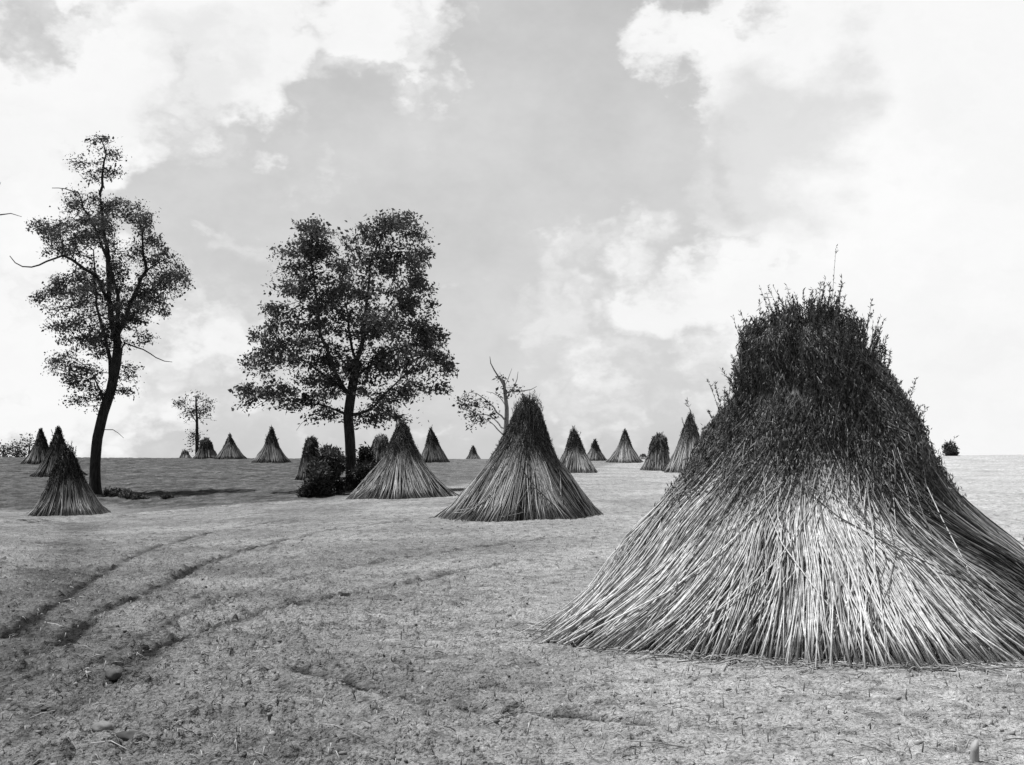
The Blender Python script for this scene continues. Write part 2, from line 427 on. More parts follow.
    rl = rad(hl, al) * (g.uniform(.90, 1.015, m) + bl_[bi]) + g.exponential(.010, m) * R * .5
    nc = m // 9                                   # the ragged crown of the head
    q_ = np.sqrt(g.random(nc)); lump = .035 * np.sin(al[:nc] * 3 + wob_p[2]) + .04 * np.sin(al[:nc] * 7 + wob_p[1])
    hl[:nc] = .925 + (.075 * (1 - q_ ** 2) + lump) * 1.0 + g.normal(0, .02, nc); rl[:nc] = rad(np.full(nc, .92), al[:nc]) * q_ * 1.04
    Pl = np.stack([rl * np.cos(al), rl * np.sin(al), hl * Ht], -1) + axis(hl)
    out = np.stack([np.cos(al), np.sin(al), np.zeros(m)], -1)
    slope = np.stack([-np.cos(al) * .42, -np.sin(al) * .42, np.ones(m)], -1) * np.where(g.random(m) < .3, -1, 1)[:, None]
    D = out * g.normal(.12, .28, (m, 1)) + slope * g.uniform(.6, 1.2, (m, 1)) + g.normal(0, .27, (m, 3))
    L = leaf_len * g.uniform(.5, 1.5, m); W = L * g.uniform(.14, .32, m)
    Vl, ql = leaves(Pl, D, L, W, g)
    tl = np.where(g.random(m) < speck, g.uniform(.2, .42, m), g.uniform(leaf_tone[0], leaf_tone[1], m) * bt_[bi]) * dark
    # sprays sticking out of the head
    PP = [Vl]; QQ = [ql]; TT = [np.repeat(tl, 4)]; off = len(Vl)
    def spray(b, d, Ls, nl, ll, tn):
        nonlocal off
        tt = np.linspace(0, 1, 5)[None, :, None]
        pth = b[None, None, :] + d[None, None, :] * Ls * tt + np.array([0, 0, -.10]) * Ls * tt ** 2
        v1, q1 = tubes(pth, np.linspace(thick * .55, thick * .25, 5)[None, :], 4)
        PP.append(v1); QQ.append(q1 + off); TT.append(np.full(len(v1), .16)); off += len(v1)
        k = g.uniform(.25, 1.02, nl)
        pb = b + d * Ls * k[:, None] + np.array([0, 0, -.10]) * Ls * k[:, None] ** 2
        v2, q2 = leaves(pb, d * .8 + g.normal(0, .5, (nl, 3)), ll * g.uniform(.5, 1.3, nl), ll * g.uniform(.15, .35, nl), g)
        PP.append(v2); QQ.append(q2 + off); TT.append(np.repeat(tn * g.uniform(.6, 1.6, nl), 4)); off += len(v2)
    sc_ = g.uniform(0, 2 * math.pi, 22)
    for _ in range(sprays if leaf > 40000 else int(sprays * 1.6)):
        hs = g.beta(3.0, .8) * .62 + .40; as_ = sc_[g.integers(0, len(sc_))] + g.normal(0, .12)
        rs = float(rad(np.array(hs), np.array(as_))) * (g.uniform(.15, 1.) if hs > .93 else g.uniform(.9, 1.0))
        hs = min(hs, .985)
        b = np.array([rs * math.cos(as_) + lean[0] * Ht * hs, rs * math.sin(as_) + lean[1] * Ht * hs, hs * Ht])
        d = np.array([math.cos(as_), math.sin(as_), 0]) * g.uniform(.0, .42) + np.array([0, 0, 1.]) + g.normal(0, .12, 3)
        spray(b, d / np.linalg.norm(d), Ht * (g.uniform(.04, .13) + .07 * (g.random() < .15)), 38 if leaf > 40000 else 16, leaf_len * .85, .08 * dark)
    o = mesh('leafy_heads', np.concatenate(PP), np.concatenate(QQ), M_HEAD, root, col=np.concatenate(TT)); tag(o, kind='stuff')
    if strands:   # thin stems and flower stalks showing through the leaves
        k = strands; hs = g.uniform(.18, .97, k) ; as_ = g.uniform(0, 2 * math.pi, k); dh = g.uniform(.03, .12, k); da = g.normal(0, .10, k)
        tt = np.linspace(0, 1, 4)[None, :]; hk = np.minimum(hs[:, None] + dh[:, None] * tt, 1.0); ak = as_[:, None] + da[:, None] * tt - .5 * np.exp(-((as_ - 5.66) / .42) ** 2)[:, None] * tt * .4
        rk = rad(hk, ak) * (g.uniform(.97, 1.03, (k, 1)) + .03 * tt * g.normal(0, .6, (k, 1)))
        pk = np.stack([rk * np.cos(ak), rk * np.sin(ak), hk * Ht], -1) + axis(hk) + g.normal(0, .008, (k, 4, 3))
        v1, q1 = tubes(pk, np.repeat((thick * g.uniform(.3, .62, k))[:, None], 4, 1), 4)
        tag(mesh('thin_stems', v1, q1, M_STALK, root, col=np.repeat(g.choice([.40, .26, .14, .07], k, p=[.2, .3, .3, .2]) * dark, 16)), kind='stuff')
    # loose stalks that stand clear of the others
    for i in range(loose):
        aL = g.uniform(math.pi * 1.05, math.pi * 1.95); h0 = g.uniform(.02, .3); h1 = h0 + g.uniform(.1, .34); da = g.normal(0, .28)
        if i % 2: h0 = g.uniform(.008, .07); h1 = h0 + g.uniform(-.006, .06); da = g.uniform(.15, .5) * g.choice([-1, 1])
        tt = np.linspace(0, 1, 6); hh_ = h0 + (h1 - h0) * tt; a_ = aL + da * tt
        r_ = rad(hh_, a_) * (1.035 + .05 * np.sin(tt * 3.1))
        pth = np.stack([r_ * np.cos(a_), r_ * np.sin(a_), hh_ * Ht], -1) + axis(hh_)
        v1, q1 = tubes(pth[None], np.linspace(thick * .8, thick * .5, 6)[None, :], 4)
        mesh('loose_stalk', v1, q1, M_STALK, root, col=np.full(len(v1), g.uniform(.25, .6)))
    for (ax_, ay_, Ls, nl) in (tall or []):
        PP, QQ, TT, off = [], [], [], 0
        b = np.array([ax_ + lean[0] * Ht, ay_ + lean[1] * Ht, Ht * .86]); d = norm(np.array([g.normal(.03, .05), g.normal(0, .05), 1.]))
        spray(b, d, Ls, nl, leaf_len * .75, .09)
        mesh('tall_stalk', np.concatenate(PP), np.concatenate(QQ), M_HEAD, root, col=np.concatenate(TT))
    return root

def shock(label, px, d, halfw, top, rx=0, **kw):
    """px column, depth, half width in plate pixels, row of the head."""
    p = at(px, d); p[2] = float(HM(p[0], p[1]))
    R = halfw * d / F * (1 if d < 20 else .93); ztop = CZ - (top - YH) / F * d
    return make_shock(label, p, R, ztop - p[2], **kw)

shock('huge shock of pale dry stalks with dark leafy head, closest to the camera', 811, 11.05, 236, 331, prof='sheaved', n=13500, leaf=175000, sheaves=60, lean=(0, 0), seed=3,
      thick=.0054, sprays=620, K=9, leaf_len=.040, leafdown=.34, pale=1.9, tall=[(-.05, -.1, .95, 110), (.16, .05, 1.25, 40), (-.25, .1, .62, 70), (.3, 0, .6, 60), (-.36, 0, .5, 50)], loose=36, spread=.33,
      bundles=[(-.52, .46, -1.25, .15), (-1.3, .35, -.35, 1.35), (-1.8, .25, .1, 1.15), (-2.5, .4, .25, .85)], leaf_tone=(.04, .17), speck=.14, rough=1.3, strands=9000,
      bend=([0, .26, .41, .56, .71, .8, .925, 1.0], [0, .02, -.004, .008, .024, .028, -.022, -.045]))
shock('tall wide shock with bushy top standing before the bare dead tree', 518, 33, 77, 405, prof='cone', rough=1., strands=1500, n=4200, leaf=30000, sheaves=30, lean=(.095, 0), seed=5, thick=.011, sprays=130, leaf_len=.055, leafdown=.40, loose=6, dark=.72, spread=.3, bundles=[(-.6, .4, -.5, .6)])
shock('broad shock with pale skirt and dark peak beside the big leafy tree', 400, 47, 52, 426, prof='skirted', n=2600, leaf=16000, sheaves=28, lean=(.03, 0), seed=8, thick=.014, sprays=26, leaf_len=.07, leafdown=.42, dark=.75)
shock('dark shock standing in front of the tall slender tree trunk', 68, 46, 36, 450, prof='flared', n=2200, leaf=19000, sheaves=24, lean=(-.03, 0), seed=12, thick=.014, sprays=60, leaf_len=.07, leafdown=.14, dark=.26, pale=3.0, spread=.04, hd0=-.26, tall=[(.35, 0, .55, 30), (.0, 0, .4, 24), (-.2, 0, .3, 20)])  # tree shade painted into its tones, on top of the dark leafy heads
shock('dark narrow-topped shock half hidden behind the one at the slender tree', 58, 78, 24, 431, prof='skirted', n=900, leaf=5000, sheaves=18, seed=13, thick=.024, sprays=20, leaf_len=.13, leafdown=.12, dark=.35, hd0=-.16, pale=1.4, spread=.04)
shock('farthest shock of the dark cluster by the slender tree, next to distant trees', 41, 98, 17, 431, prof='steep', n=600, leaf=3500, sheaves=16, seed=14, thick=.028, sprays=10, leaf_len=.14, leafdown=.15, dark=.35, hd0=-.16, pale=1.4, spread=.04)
shock('small rounded dark shock at the foot of the small round tree', 206, 112, 12, 440, prof='blunt', n=350, leaf=2200, sheaves=12, seed=15, thick=.03, sprays=6, leaf_len=.15, leafdown=.25, dark=.5)
shock('sharply pointed smooth tent-like shock right of the small round tree', 230, 111, 14.5, 435, prof='tent', n=700, leaf=1500, sheaves=14, seed=16, thick=.03, sprays=2, leaf_len=.13, leafdown=.4, dark=.5)
shock('flared shock with tufted narrow top left of the big leafy tree', 271, 101, 20, 430, prof='skirted', n=800, leaf=3200, sheaves=16, lean=(.02, 0), seed=17, thick=.028, sprays=12, leaf_len=.13, leafdown=.45, dark=.6)
shock('dark bushy shock partly hidden by the shrub under the big leafy tree', 311, 68, 15, 440, prof='blunt', n=500, leaf=4500, sheaves=14, seed=18, thick=.022, sprays=12, leaf_len=.13, leafdown=.15, dark=.5)
shock('grey shock showing between the big tree trunk and the pale-skirted shock', 381, 88, 17, 436, prof='blunt', n=500, leaf=2200, sheaves=14, seed=19, thick=.028, sprays=6, leaf_len=.13, leafdown=.4, dark=.7)
shock('leaning steep shock peeking out right of the pale-skirted shock', 434, 104, 15.5, 430, prof='steep', n=600, leaf=2400, sheaves=14, lean=(-.10, 0), seed=20, thick=.028, sprays=5, leaf_len=.14, leafdown=.35, dark=.5)
shock('tiny shock tip peeking over the field crest by the bushy-topped shock', 473, 132, 9, 447, prof='steep', n=250, leaf=900, sheaves=10, seed=21, thick=.034, sprays=3, leaf_len=.16, leafdown=.3, dark=.55)
shock('shock with tufted crown just right of the bushy-topped wide shock', 576, 82, 22, 432, prof='flared', n=1000, leaf=5200, sheaves=20, lean=(-.05, 0), seed=22, thick=.024, sprays=20, leaf_len=.12, leafdown=.38, dark=.7)
shock('little round-topped shock behind and between two larger ones on the crest', 595, 110, 11.5, 441, prof='steep', n=400, leaf=1600, sheaves=12, seed=23, thick=.03, sprays=5, leaf_len=.14, leafdown=.45, dark=.65)
shock('evenly flared pointed shock standing in the gap left of the blunt shock', 625, 106, 19, 432, prof='skirted', n=800, leaf=3000, sheaves=18, seed=24, thick=.028, sprays=9, leaf_len=.13, leafdown=.5, dark=.72)
shock('tiny dark shock tip low on the crest beside the blunt-topped shock', 643, 118, 6, 455, prof='blunt', n=150, leaf=500, sheaves=8, seed=25, thick=.034, sprays=2, leaf_len=.14, leafdown=.2, dark=.5)
shock('blunt square-topped shock in front of the tall light-skirted shock', 657, 88, 16.5, 436, prof='blunt', n=800, leaf=3500, sheaves=16, lean=(.07, 0), seed=26, thick=.026, sprays=12, leaf_len=.12, leafdown=.40, dark=.72)
shock('tall light-skirted shock with dark cap, nearest behind the huge shock', 690, 84, 27, 417, prof='steep', n=1200, leaf=5000, sheaves=20, lean=(.0, 0), seed=27, thick=.024, sprays=12, leaf_len=.12, leafdown=.45, pale=1.15, dark=.85)
shock('tiny dark shock top left of the small round tree on the crest', 185, 118, 6.5, 451, prof='blunt', n=150, leaf=500, sheaves=8, seed=28, thick=.034, sprays=2, leaf_len=.14, leafdown=.2, dark=.5)

# ------------------------------------------------------------------ trees
def resample(pts, step):
    pts = np.asarray(pts, float)
    seg = np.r_[0, np.cumsum(np.linalg.norm(np.diff(pts, axis=0), axis=1))]
    n = max(2, int(round(seg[-1] / step)) + 1)
    s = np.linspace(0, seg[-1], n)
    return np.stack([np.interp(s, seg, pts[:, k]) for k in range(pts.shape[1])], 1)

def frusta(a, b, ra, rb, sides=5):
    P = np.stack([a, b], 1)
    return tubes(P, np.stack([ra, rb], 1), sides, cap=(sides == 4))

def make_tree(name, label, cat, d, base_px, limbs, blobs, seed, leaf_size, n_attr, per_tip, bark=None, group=None, depth_scale=.8, step=.38, kill=.55, reach=3.2, tone=(.035, .10), tip_r=.012, leaf_spread=.35, dens=1., bark_tone=.1, bare=(), droop=.2):
    """limbs: (points [(px,py,depth offset m)], r0 px, r1 px); blobs: (px,py,rx,ry,weight). First limb is the trunk."""
    bark = bark or M_BARK
    g = np.random.default_rng(seed)
    base = at(base_px[0], d); base[2] = float(HM(base[0], base[1]))
    root = thing(name, label, cat, base, group)
    s = d / F
    def loc(px, py, dy): return np.array([(px - 512) * s, d + dy, CZ - (py - YH) * s]) - base
    nodes, par, rmin, limb_of = [], [], [], []
    for li, (pts, r0, r1) in enumerate(limbs):
        w = np.array([np.r_[loc(*p), 0] for p in pts]); w[:, 3] = np.linspace(r0 * s, r1 * s, len(pts))
        if li == 0: w[0, 2] -= .3
        w = resample(w, step)
        w[1:-1, :3] += g.normal(0, step * .06, (len(w) - 2, 3)) * (0 if li == 0 else 1)
        prev = -1
        if li > 0:
            nd = np.array(nodes); prev = int(np.argmin(np.linalg.norm(nd - w[0, :3], axis=1)))
        for k, q in enumerate(w):
            if li > 0 and k == 0: continue
            nodes.append(q[:3]); par.append(prev); rmin.append(q[3] * (1 if li == 0 else .62)); limb_of.append(li); prev = len(nodes) - 1
    n_man = len(nodes)
    # attraction points in the crown masses
    bl = np.array(blobs, float); wt = bl[:, 2] * bl[:, 3] * bl[:, 4]; wt /= wt.sum()
    bi = g.choice(len(bl), n_attr, p=wt)
    dirs = norm(g.normal(size=(n_attr, 3))) * (g.random((n_attr, 1)) ** (1 / 3)) 
    zc = g.normal(0, .30, len(bl)) * depth_scale * 45 * s * np.clip(bl[:, 2] / 25, .3, 1.4)
    A = np.stack([(bl[bi, 0] + dirs[:, 0] * bl[bi, 2] - 512) * s, d + zc[bi] + dirs[:, 1] * bl[bi, 2] * s * depth_scale, CZ - (bl[bi, 1] + dirs[:, 2] * bl[bi, 3] - YH) * s], 1) - base
    nd = np.array(nodes); best = np.full(n_attr, 1e9); bn = np.zeros(n_attr, int); alive = np.ones(n_attr, bool)
    def upd(new, off):
        for c in range(0, len(new), 400):
            dd = np.linalg.norm(A[:, None, :] - new[None, c:c + 400, :], axis=2)
            j = dd.argmin(1); v = dd[np.arange(n_attr), j]; m = v < best
            best[m] = v[m]; bn[m] = j[m] + off + c
    grow = np.where(np.isin(limb_of, list(bare)))[0]; hide = nd.copy(); hide[grow] += 1e4; upd(hide, 0)
    for it in range(110):
        alive &= best > kill
        if not alive.any(): break
        act = alive & (best < max(reach, 1e-6) + (3. if it < 40 else 9.))
        if not act.any(): break
        ids = bn[act]; vec = norm(A[act] - np.array(nodes)[ids])
        acc = {}
        for i, v in zip(ids, vec): acc[i] = acc.get(i, 0) + v
        new, off = [], len(nodes)
        for i, v in acc.items():
            v = v / (np.linalg.norm(v) + 1e-6) + g.normal(0, .18, 3); v /= np.linalg.norm(v) + 1e-6
            p = nodes[i] + v * step
            new.append(p); par.append(i); rmin.append(0.); limb_of.append(-1)
        nodes.extend(new); upd(np.array(new), off)
    nd = np.array(nodes); par = np.array(par); nn = len(nd)
    # pipe-model radii
    acc = np.zeros(nn); kids = np.zeros(nn, int)
    for i in range(nn - 1, 0, -1):
        if i >= n_man or True:
            r = max(acc[i] ** (1 / 2.3), tip_r)
            if par[i] >= 0: acc[par[i]] += r ** 2.3; kids[par[i]] += 1
    rad = np.maximum(np.maximum(acc ** (1 / 2.3), tip_r) * np.where(np.arange(nn) < n_man, 0, 1), np.array(rmin))
    rad = np.minimum(rad, limbs[0][1] * s)
    for i in range(n_man, nn): rad[i] = min(rad[i], rad[par[i]] * .92)
    ch = np.arange(nn)
    lo = np.array(limb_of)
    # each limb is one mesh: its continuous tube and the twigs that grow from it
    own = lo.copy()
    for i in range(n_man, nn): own[i] = own[par[i]]
    tw = np.arange(n_man, nn)
    for li in range(len(limbs)):
        ids = [i for i in range(n_man) if lo[i] == li]
        if li > 0: ids = [par[ids[0]]] + ids
        pth = nd[ids]; rr = rad[ids].copy()
        if li > 0: rr[0] = rr[1]
        else: rr = rr * (1 + .55 * np.exp(-np.arange(len(rr)) * step / .4))
        v, q = tubes(pth[None], rr[None], 8)
        t_ = tw[own[tw] == li]
        if len(t_):
            v2, q2 = frusta(nd[par[t_]], nd[t_], np.minimum(rad[par[t_]], rad[t_] * 1.25), rad[t_], 4)
            q = np.r_[q, q2 + len(v)]; v = np.r_[v, v2]
        mesh('trunk' if li == 0 else 'limb', v, q, bark, root, col=np.full(len(v), bark_tone), smooth=True)
    # leaves around the thin ends
    if per_tip:
        thin = tw[(rad[tw] < tip_r * 2.3)]
        k = per_tip
        cnt = g.poisson(k * dens * np.minimum(g.gamma(1.4, .72, len(thin)), 3.5)); pid = np.repeat(thin, cnt); n = len(pid)
        c = nd[pid] + (nd[par[pid]] - nd[pid]) * g.random((n, 1))
        sc_ = leaf_spread * np.exp(g.normal(0, .25, nn))[pid][:, None]
        P = c + np.clip(g.normal(0, 1, (n, 3)), -1.7, 1.7) * sc_ * np.array([1.05, 1.05, .7])
        D = g.normal(0, 1, (n, 3)) + norm(nd[pid] - nd[par[pid]]) * .6 - np.array([0, 0, droop])
        L = leaf_size * np.clip(g.lognormal(-.05, .38, n), .4, 2.1); W = L * g.uniform(.35, .75, n)
        V, Q = leaves(P, D, L, W, g)
        clump = tone[0] + (tone[1] - tone[0]) * g.random(nn) ** 1.6
        for i in range(1, nn): clump[i] = .6 * clump[par[i]] + .4 * clump[i] if par[i] >= n_man else clump[i]      # neighbouring sprays share a tone
        tl = clump[pid] * g.uniform(.75, 1.25, n)
        mesh('crown', V, Q, M_LEAF, root, col=np.repeat(tl, 4))
    return root

# tall slender tree at the left
make_tree('tall_tree', 'tall slender tree with bare lower trunk and airy dark crown above the dark shock', 'tree', 58, (97, 490), [
    ([(95, 490, 0), (95, 465, 0), (97, 440, 0), (103, 414, 0), (111, 390, 0), (116, 365, 0), (118, 348, 0)], 5.5, 4.9),
    ([(117, 350, 0), (110, 325, .4), (106, 300, .5), (106, 257, .3), (104, 231, 0), (101, 204, 0), (102.5, 173, 0), (105, 152, .2), (99, 137, .2)], 5.5, .7),
    ([(119, 350, 0), (122, 320, -.6), (124, 295, -.9), (115, 267, -.9), (99, 228, -.7), (87, 210, -.4), (81, 194, -.3)], 4.2, .9),
    ([(121, 330, 0), (128, 300, .5), (142, 267, .7), (137, 246, 1.), (137, 225, .9), (128, 215, 1.1)], 4.0, .8),
    ([(106, 300, .5), (97, 278, 0), (78, 262, -.6), (69, 258, -.8)], 3.2, 1.8),
    ([(112, 388, 0), (106, 360, .6), (98, 335, 1.), (88, 305, 1.2), (85, 270, 1.5), (82, 245, 1.6)], 4.0, .9),
    ([(142, 267, .7), (155, 262, .4), (170, 255, .2)], 1.6, .5),
    ([(126, 305, 0), (140, 298, -.8), (158, 294, -1.2), (172, 283, -1.4), (181, 276, -1.5)], 2.2, .6),
    ([(104, 412, 0), (98, 393, .5), (88, 378, .9), (80, 366, 1.2)], 2.0, .7),
    ([(116, 360, 0), (130, 344, -.8), (150, 352, -1.2), (170, 362, -1.4), (181, 364, -1.5)], 1.6, .4),
    ([(108, 428, 0), (117, 431, -.3), (127, 438, -.5)], .8, .3),
    ([(69, 258, -.8), (58, 262, -.9), (45, 269, -1), (37, 272, -1.2), (28, 268, -1.2), (21, 260, -1.3)], 1.7, .6),
    ([(81, 194, -.3), (69, 190, -.2), (52, 188, 0)], 1., .5),
], [(96, 146, 14, 10, .6), (108, 137, 12, 8, .6), (76, 162, 15, 6, .6), (115, 155, 10, 9, .5), (110, 170, 14, 8, .6), (92, 174, 8, 6, .5),
    (70, 205, 16, 14, .8), (90, 215, 22, 18, .9), (56, 230, 26, 10, .9), (47, 224, 15, 7, 1), (75, 240, 24, 14, .9), (110, 232, 20, 20, 1), (128, 208, 22, 12, .8), (148, 222, 14, 16, .8),
    (150, 245, 14, 18, .7), (128, 258, 24, 18, 1), (55, 252, 18, 8, .5), (165, 280, 24, 11, 1.3), (150, 290, 26, 13, 1.2), (178, 276, 12, 8, 1.6), (120, 285, 26, 18, 1), (70, 282, 30, 12, .9), (55, 298, 20, 9, .8),
    (90, 300, 26, 18, .9), (150, 312, 28, 12, 1.5), (182, 277, 9, 6, 2.), (125, 320, 22, 14, .8), (62, 322, 24, 10, .8), (78, 338, 26, 14, .9), (110, 340, 22, 14, .8), (140, 340, 16, 10, .5), (66, 366, 18, 12, .8), (82, 380, 20, 14, .8), (128, 372, 13, 14, .7), (132, 392, 9, 8, .5), (76, 402, 14, 9, .7), (93, 405, 10, 8, .4)],
    21, .10, 3600, 70, depth_scale=1.35, step=.40, kill=.55, tone=(.04, .18), tip_r=.013, leaf_spread=.20, bare=(9, 10, 11, 12))

# the big leafy tree
make_tree('broad_tree', 'broad leafy tree with dense rounded crown, largest tree in the field', 'tree', 54, (351, 478), [
    ([(352, 486, 0), (351, 465, 0), (350, 440, 0), (348, 416, 0), (351, 395, 0), (354, 378, 0), (357, 360, 0)], 5.6, 4.4),
    ([(357, 360, 0), (362, 336, .4), (365, 310, .5), (366, 295, .4), (371, 255, .2), (385, 228, .2)], 4.2, .8),
    ([(351, 400, 0), (336, 370, -.8), (324, 335, -1.1), (321, 300, -1.2), (314, 260, -1.0), (318, 232, -1)], 3.4, .8),
    ([(348, 418, 0), (355, 414, -.2), (372, 410, -.7), (386, 397, -1.2), (410, 374, -1.6), (430, 360, -1.8)], 3.0, .7),
    ([(348, 416, 0), (338, 411, .4), (322, 405, .9), (294, 401, 1.4), (268, 398, 1.8)], 2.4, .6),
    ([(356, 365, 0), (346, 335, 1.2), (341, 300, 1.9), (346, 262, 2.1)], 2.8, .7),
    ([(362, 336, .4), (382, 315, 1.2), (405, 290, 1.7), (420, 262, 1.9)], 2.6, .7),
    ([(354, 378, 0), (385, 352, .8), (415, 340, 1.2), (442, 352, 1.3)], 2.2, .6),
    ([(351, 395, 0), (318, 372, 1), (288, 352, 1.6), (264, 340, 2)], 2.4, .6),
], [(312, 228, 18, 13, 1), (318, 240, 22, 16, 1), (340, 254, 18, 14, .9), (356, 242, 16, 14, .9), (345, 276, 20, 16, .9), (388, 218, 20, 11, 1), (410, 222, 16, 10, .9), (426, 238, 12, 12, .8), (300, 255, 24, 20, 1), (325, 258, 18, 22, .8), (370, 230, 18, 16, .9), (400, 228, 24, 14, 1), (415, 250, 18, 20, 1), (395, 262, 26, 20, 1), (350, 262, 16, 14, .5), (273, 285, 12, 14, .5),
    (300, 290, 24, 20, 1), (330, 295, 24, 20, 1), (365, 288, 26, 20, .9), (405, 290, 26, 18, 1), (432, 296, 12, 12, .7), (280, 318, 20, 18, 1), (258, 335, 12, 12, .8), (315, 325, 26, 20, 1.1), (350, 325, 26, 22, 1.1), (385, 325, 26, 20, 1.1), (420, 325, 24, 18, 1), (440, 335, 14, 12, .9),
    (262, 360, 22, 16, 1.1), (295, 358, 26, 18, 1.2), (332, 360, 26, 18, 1.2), (385, 360, 30, 18, 1.1), (422, 358, 26, 16, 1.1), (448, 370, 12, 12, .9), (248, 385, 14, 12, 1), (270, 392, 20, 16, 1.1), (302, 388, 24, 14, 1), (330, 392, 20, 12, .8), (372, 388, 22, 12, .8), (405, 392, 24, 12, .8), (432, 390, 16, 10, .6), (449, 396, 10, 10, .5), (245, 405, 10, 8, .7), (290, 408, 18, 8, .6), (322, 418, 14, 9, .4), (392, 412, 20, 10, .45), (372, 420, 14, 12, .4), (410, 420, 12, 10, .4), (300, 428, 8, 8, .25)],
    22, .125, 5900, 58, depth_scale=.95, step=.36, kill=.5, tone=(.035, .21), tip_r=.011, leaf_spread=.21)

# half-dead tree behind the wide shock
make_tree('dead_tree', 'half-dead bare tree with broken limbs behind the bushy-topped shock', 'tree', 62, (499, 482), [
    ([(500, 486, 0), (503, 455, 0), (506, 430, 0), (507, 410, 0), (505, 393, 0), (503.5, 380, 0)], 3.3, 1.3),
    ([(505, 385, 0), (500, 380, -.2), (495, 372, -.3), (491, 362, -.4), (490, 357, -.4)], 1.9, .4),
    ([(506, 396, 0), (511, 390, .2), (520, 392, .3), (527, 390, .4), (533, 388, .4), (537, 386, .4)], 1.5, .35),
    ([(506, 398, 0), (513, 388, -.3), (517, 379, -.4), (518, 372, -.4)], 1.2, .3),
    ([(506, 420, 0), (497, 412, -.5), (488, 402, -.8), (479, 394, -1.), (470, 393, -1.)], 1.5, .4),
    ([(505, 432, 0), (498, 422, .5), (489, 415, .8), (478, 413, 1.), (466, 410, 1.2)], 1.4, .4),
    ([(505, 437, 0), (496, 428, -.5), (490, 421, -.8), (484, 419, -1)], 1.2, .4),
    ([(506, 405, 0), (498, 396, .4), (492, 392, .7), (486, 391, .9)], .9, .3),
    ([(504, 386, 0), (510, 375, .3), (512, 368, .3)], .7, .25),
], [(462, 402, 8, 8, 1), (470, 412, 9, 7, 1.), (476, 424, 8, 6, 1), (456, 398, 6, 5, .8), (484, 414, 8, 6, .6), (468, 428, 6, 4, .6), (492, 372, 3, 4, .05), (525, 389, 6, 3, .12), (500, 395, 8, 5, .1)],
    23, .13, 380, 30, bark=M_DEADBARK, depth_scale=.8, step=.36, kill=.5, tone=(.03, .08), tip_r=.013, leaf_spread=.2, bark_tone=.24, bare=(1, 2, 3, 7, 8))

make_tree('small_tree', 'small round-crowned tree on the far crest behind the dark rounded shock', 'tree', 124, (197, 459), [
    ([(197, 462, 0), (197, 440, 0), (197, 420, 0), (196, 405, 0), (196, 396, 0)], 2.0, .6),
    ([(197, 425, 0), (190, 412, .5), (183, 405, 1)], .8, .3),
    ([(197, 420, 0), (204, 410, -.5), (210, 402, -1)], .8, .3)],
    [(195, 396, 12, 6, 1), (184, 404, 10, 7, 1), (208, 405, 9, 8, 1), (196, 410, 14, 8, .8), (186, 416, 9, 5, .6), (208, 418, 8, 5, .6), (192, 436, 7, 5, 1), (188, 444, 7, 6, 1.2), (200, 440, 6, 6, 1)],
    24, .17, 900, 24, step=.5, kill=.7, tone=(.05, .11), tip_r=.02, leaf_spread=.35, depth_scale=.9)
for i, (px, top, w, lab) in enumerate([(29, 433, 8, 'pale loose distant tree at the crest beside the dark cluster of shocks'), (17, 440, 8, 'low dark distant tree on the crest, middle of three by the frame edge'), (3, 441, 7, 'low distant tree on the crest cut by the left frame edge')]):
    make_tree('distant_tree', lab, 'tree', 150 + 6 * i, (px, 462), [
        ([(px, 470, 0), (px, 455, 0), (px + 1, (top + 450) / 2, 0)], 1.2, .5), ([(px, 455, 0), (px - 4, 448, .5)], .6, .3)],
        [(px, top + 5, w * .8, 4, 1), (px - 3, top + 9, w, 5, 1), (px + 3, top + 12, w, 6, 1), (px, top + 17, w, 5, 1)],
        30 + i, .26, 160, 30, step=.6, kill=.8, tone=(.04, .09) if i else (.06, .13), tip_r=.025, leaf_spread=.45, group='distant trees beyond the crest', dens=1.3 if i else .8)

# a tree just outside the frame whose bare twig reaches into it
make_tree('leaning_tree', 'tree outside the picture with only a bare twig reaching in', 'tree', 40, (-95, 540), [
    ([(-100, 545, 0), (-98, 480, 0), (-95, 400, 0), (-92, 300, 0), (-90, 200, 0)], 9, 3),
    ([(-92, 270, 0), (-60, 240, .2), (-30, 220, .3), (-6, 213, .3), (4, 212, .3), (18, 215, .3)], 2.4, .35),
    ([(-30, 220, .3), (-15, 205, .1), (-3, 190, 0), (1, 182, 0)], 1., .3),
    ([(-95, 340, 0), (-130, 290, .5), (-150, 240, .8)], 4, 1)],
    [(-100, 190, 40, 40, 1), (-140, 250, 40, 30, 1), (-90, 240, 22, 30, .8), (-70, 160, 20, 20, .6)],
    41, .24, 900, 9, step=.4, kill=.6, tone=(.025, .08), leaf_spread=.25)

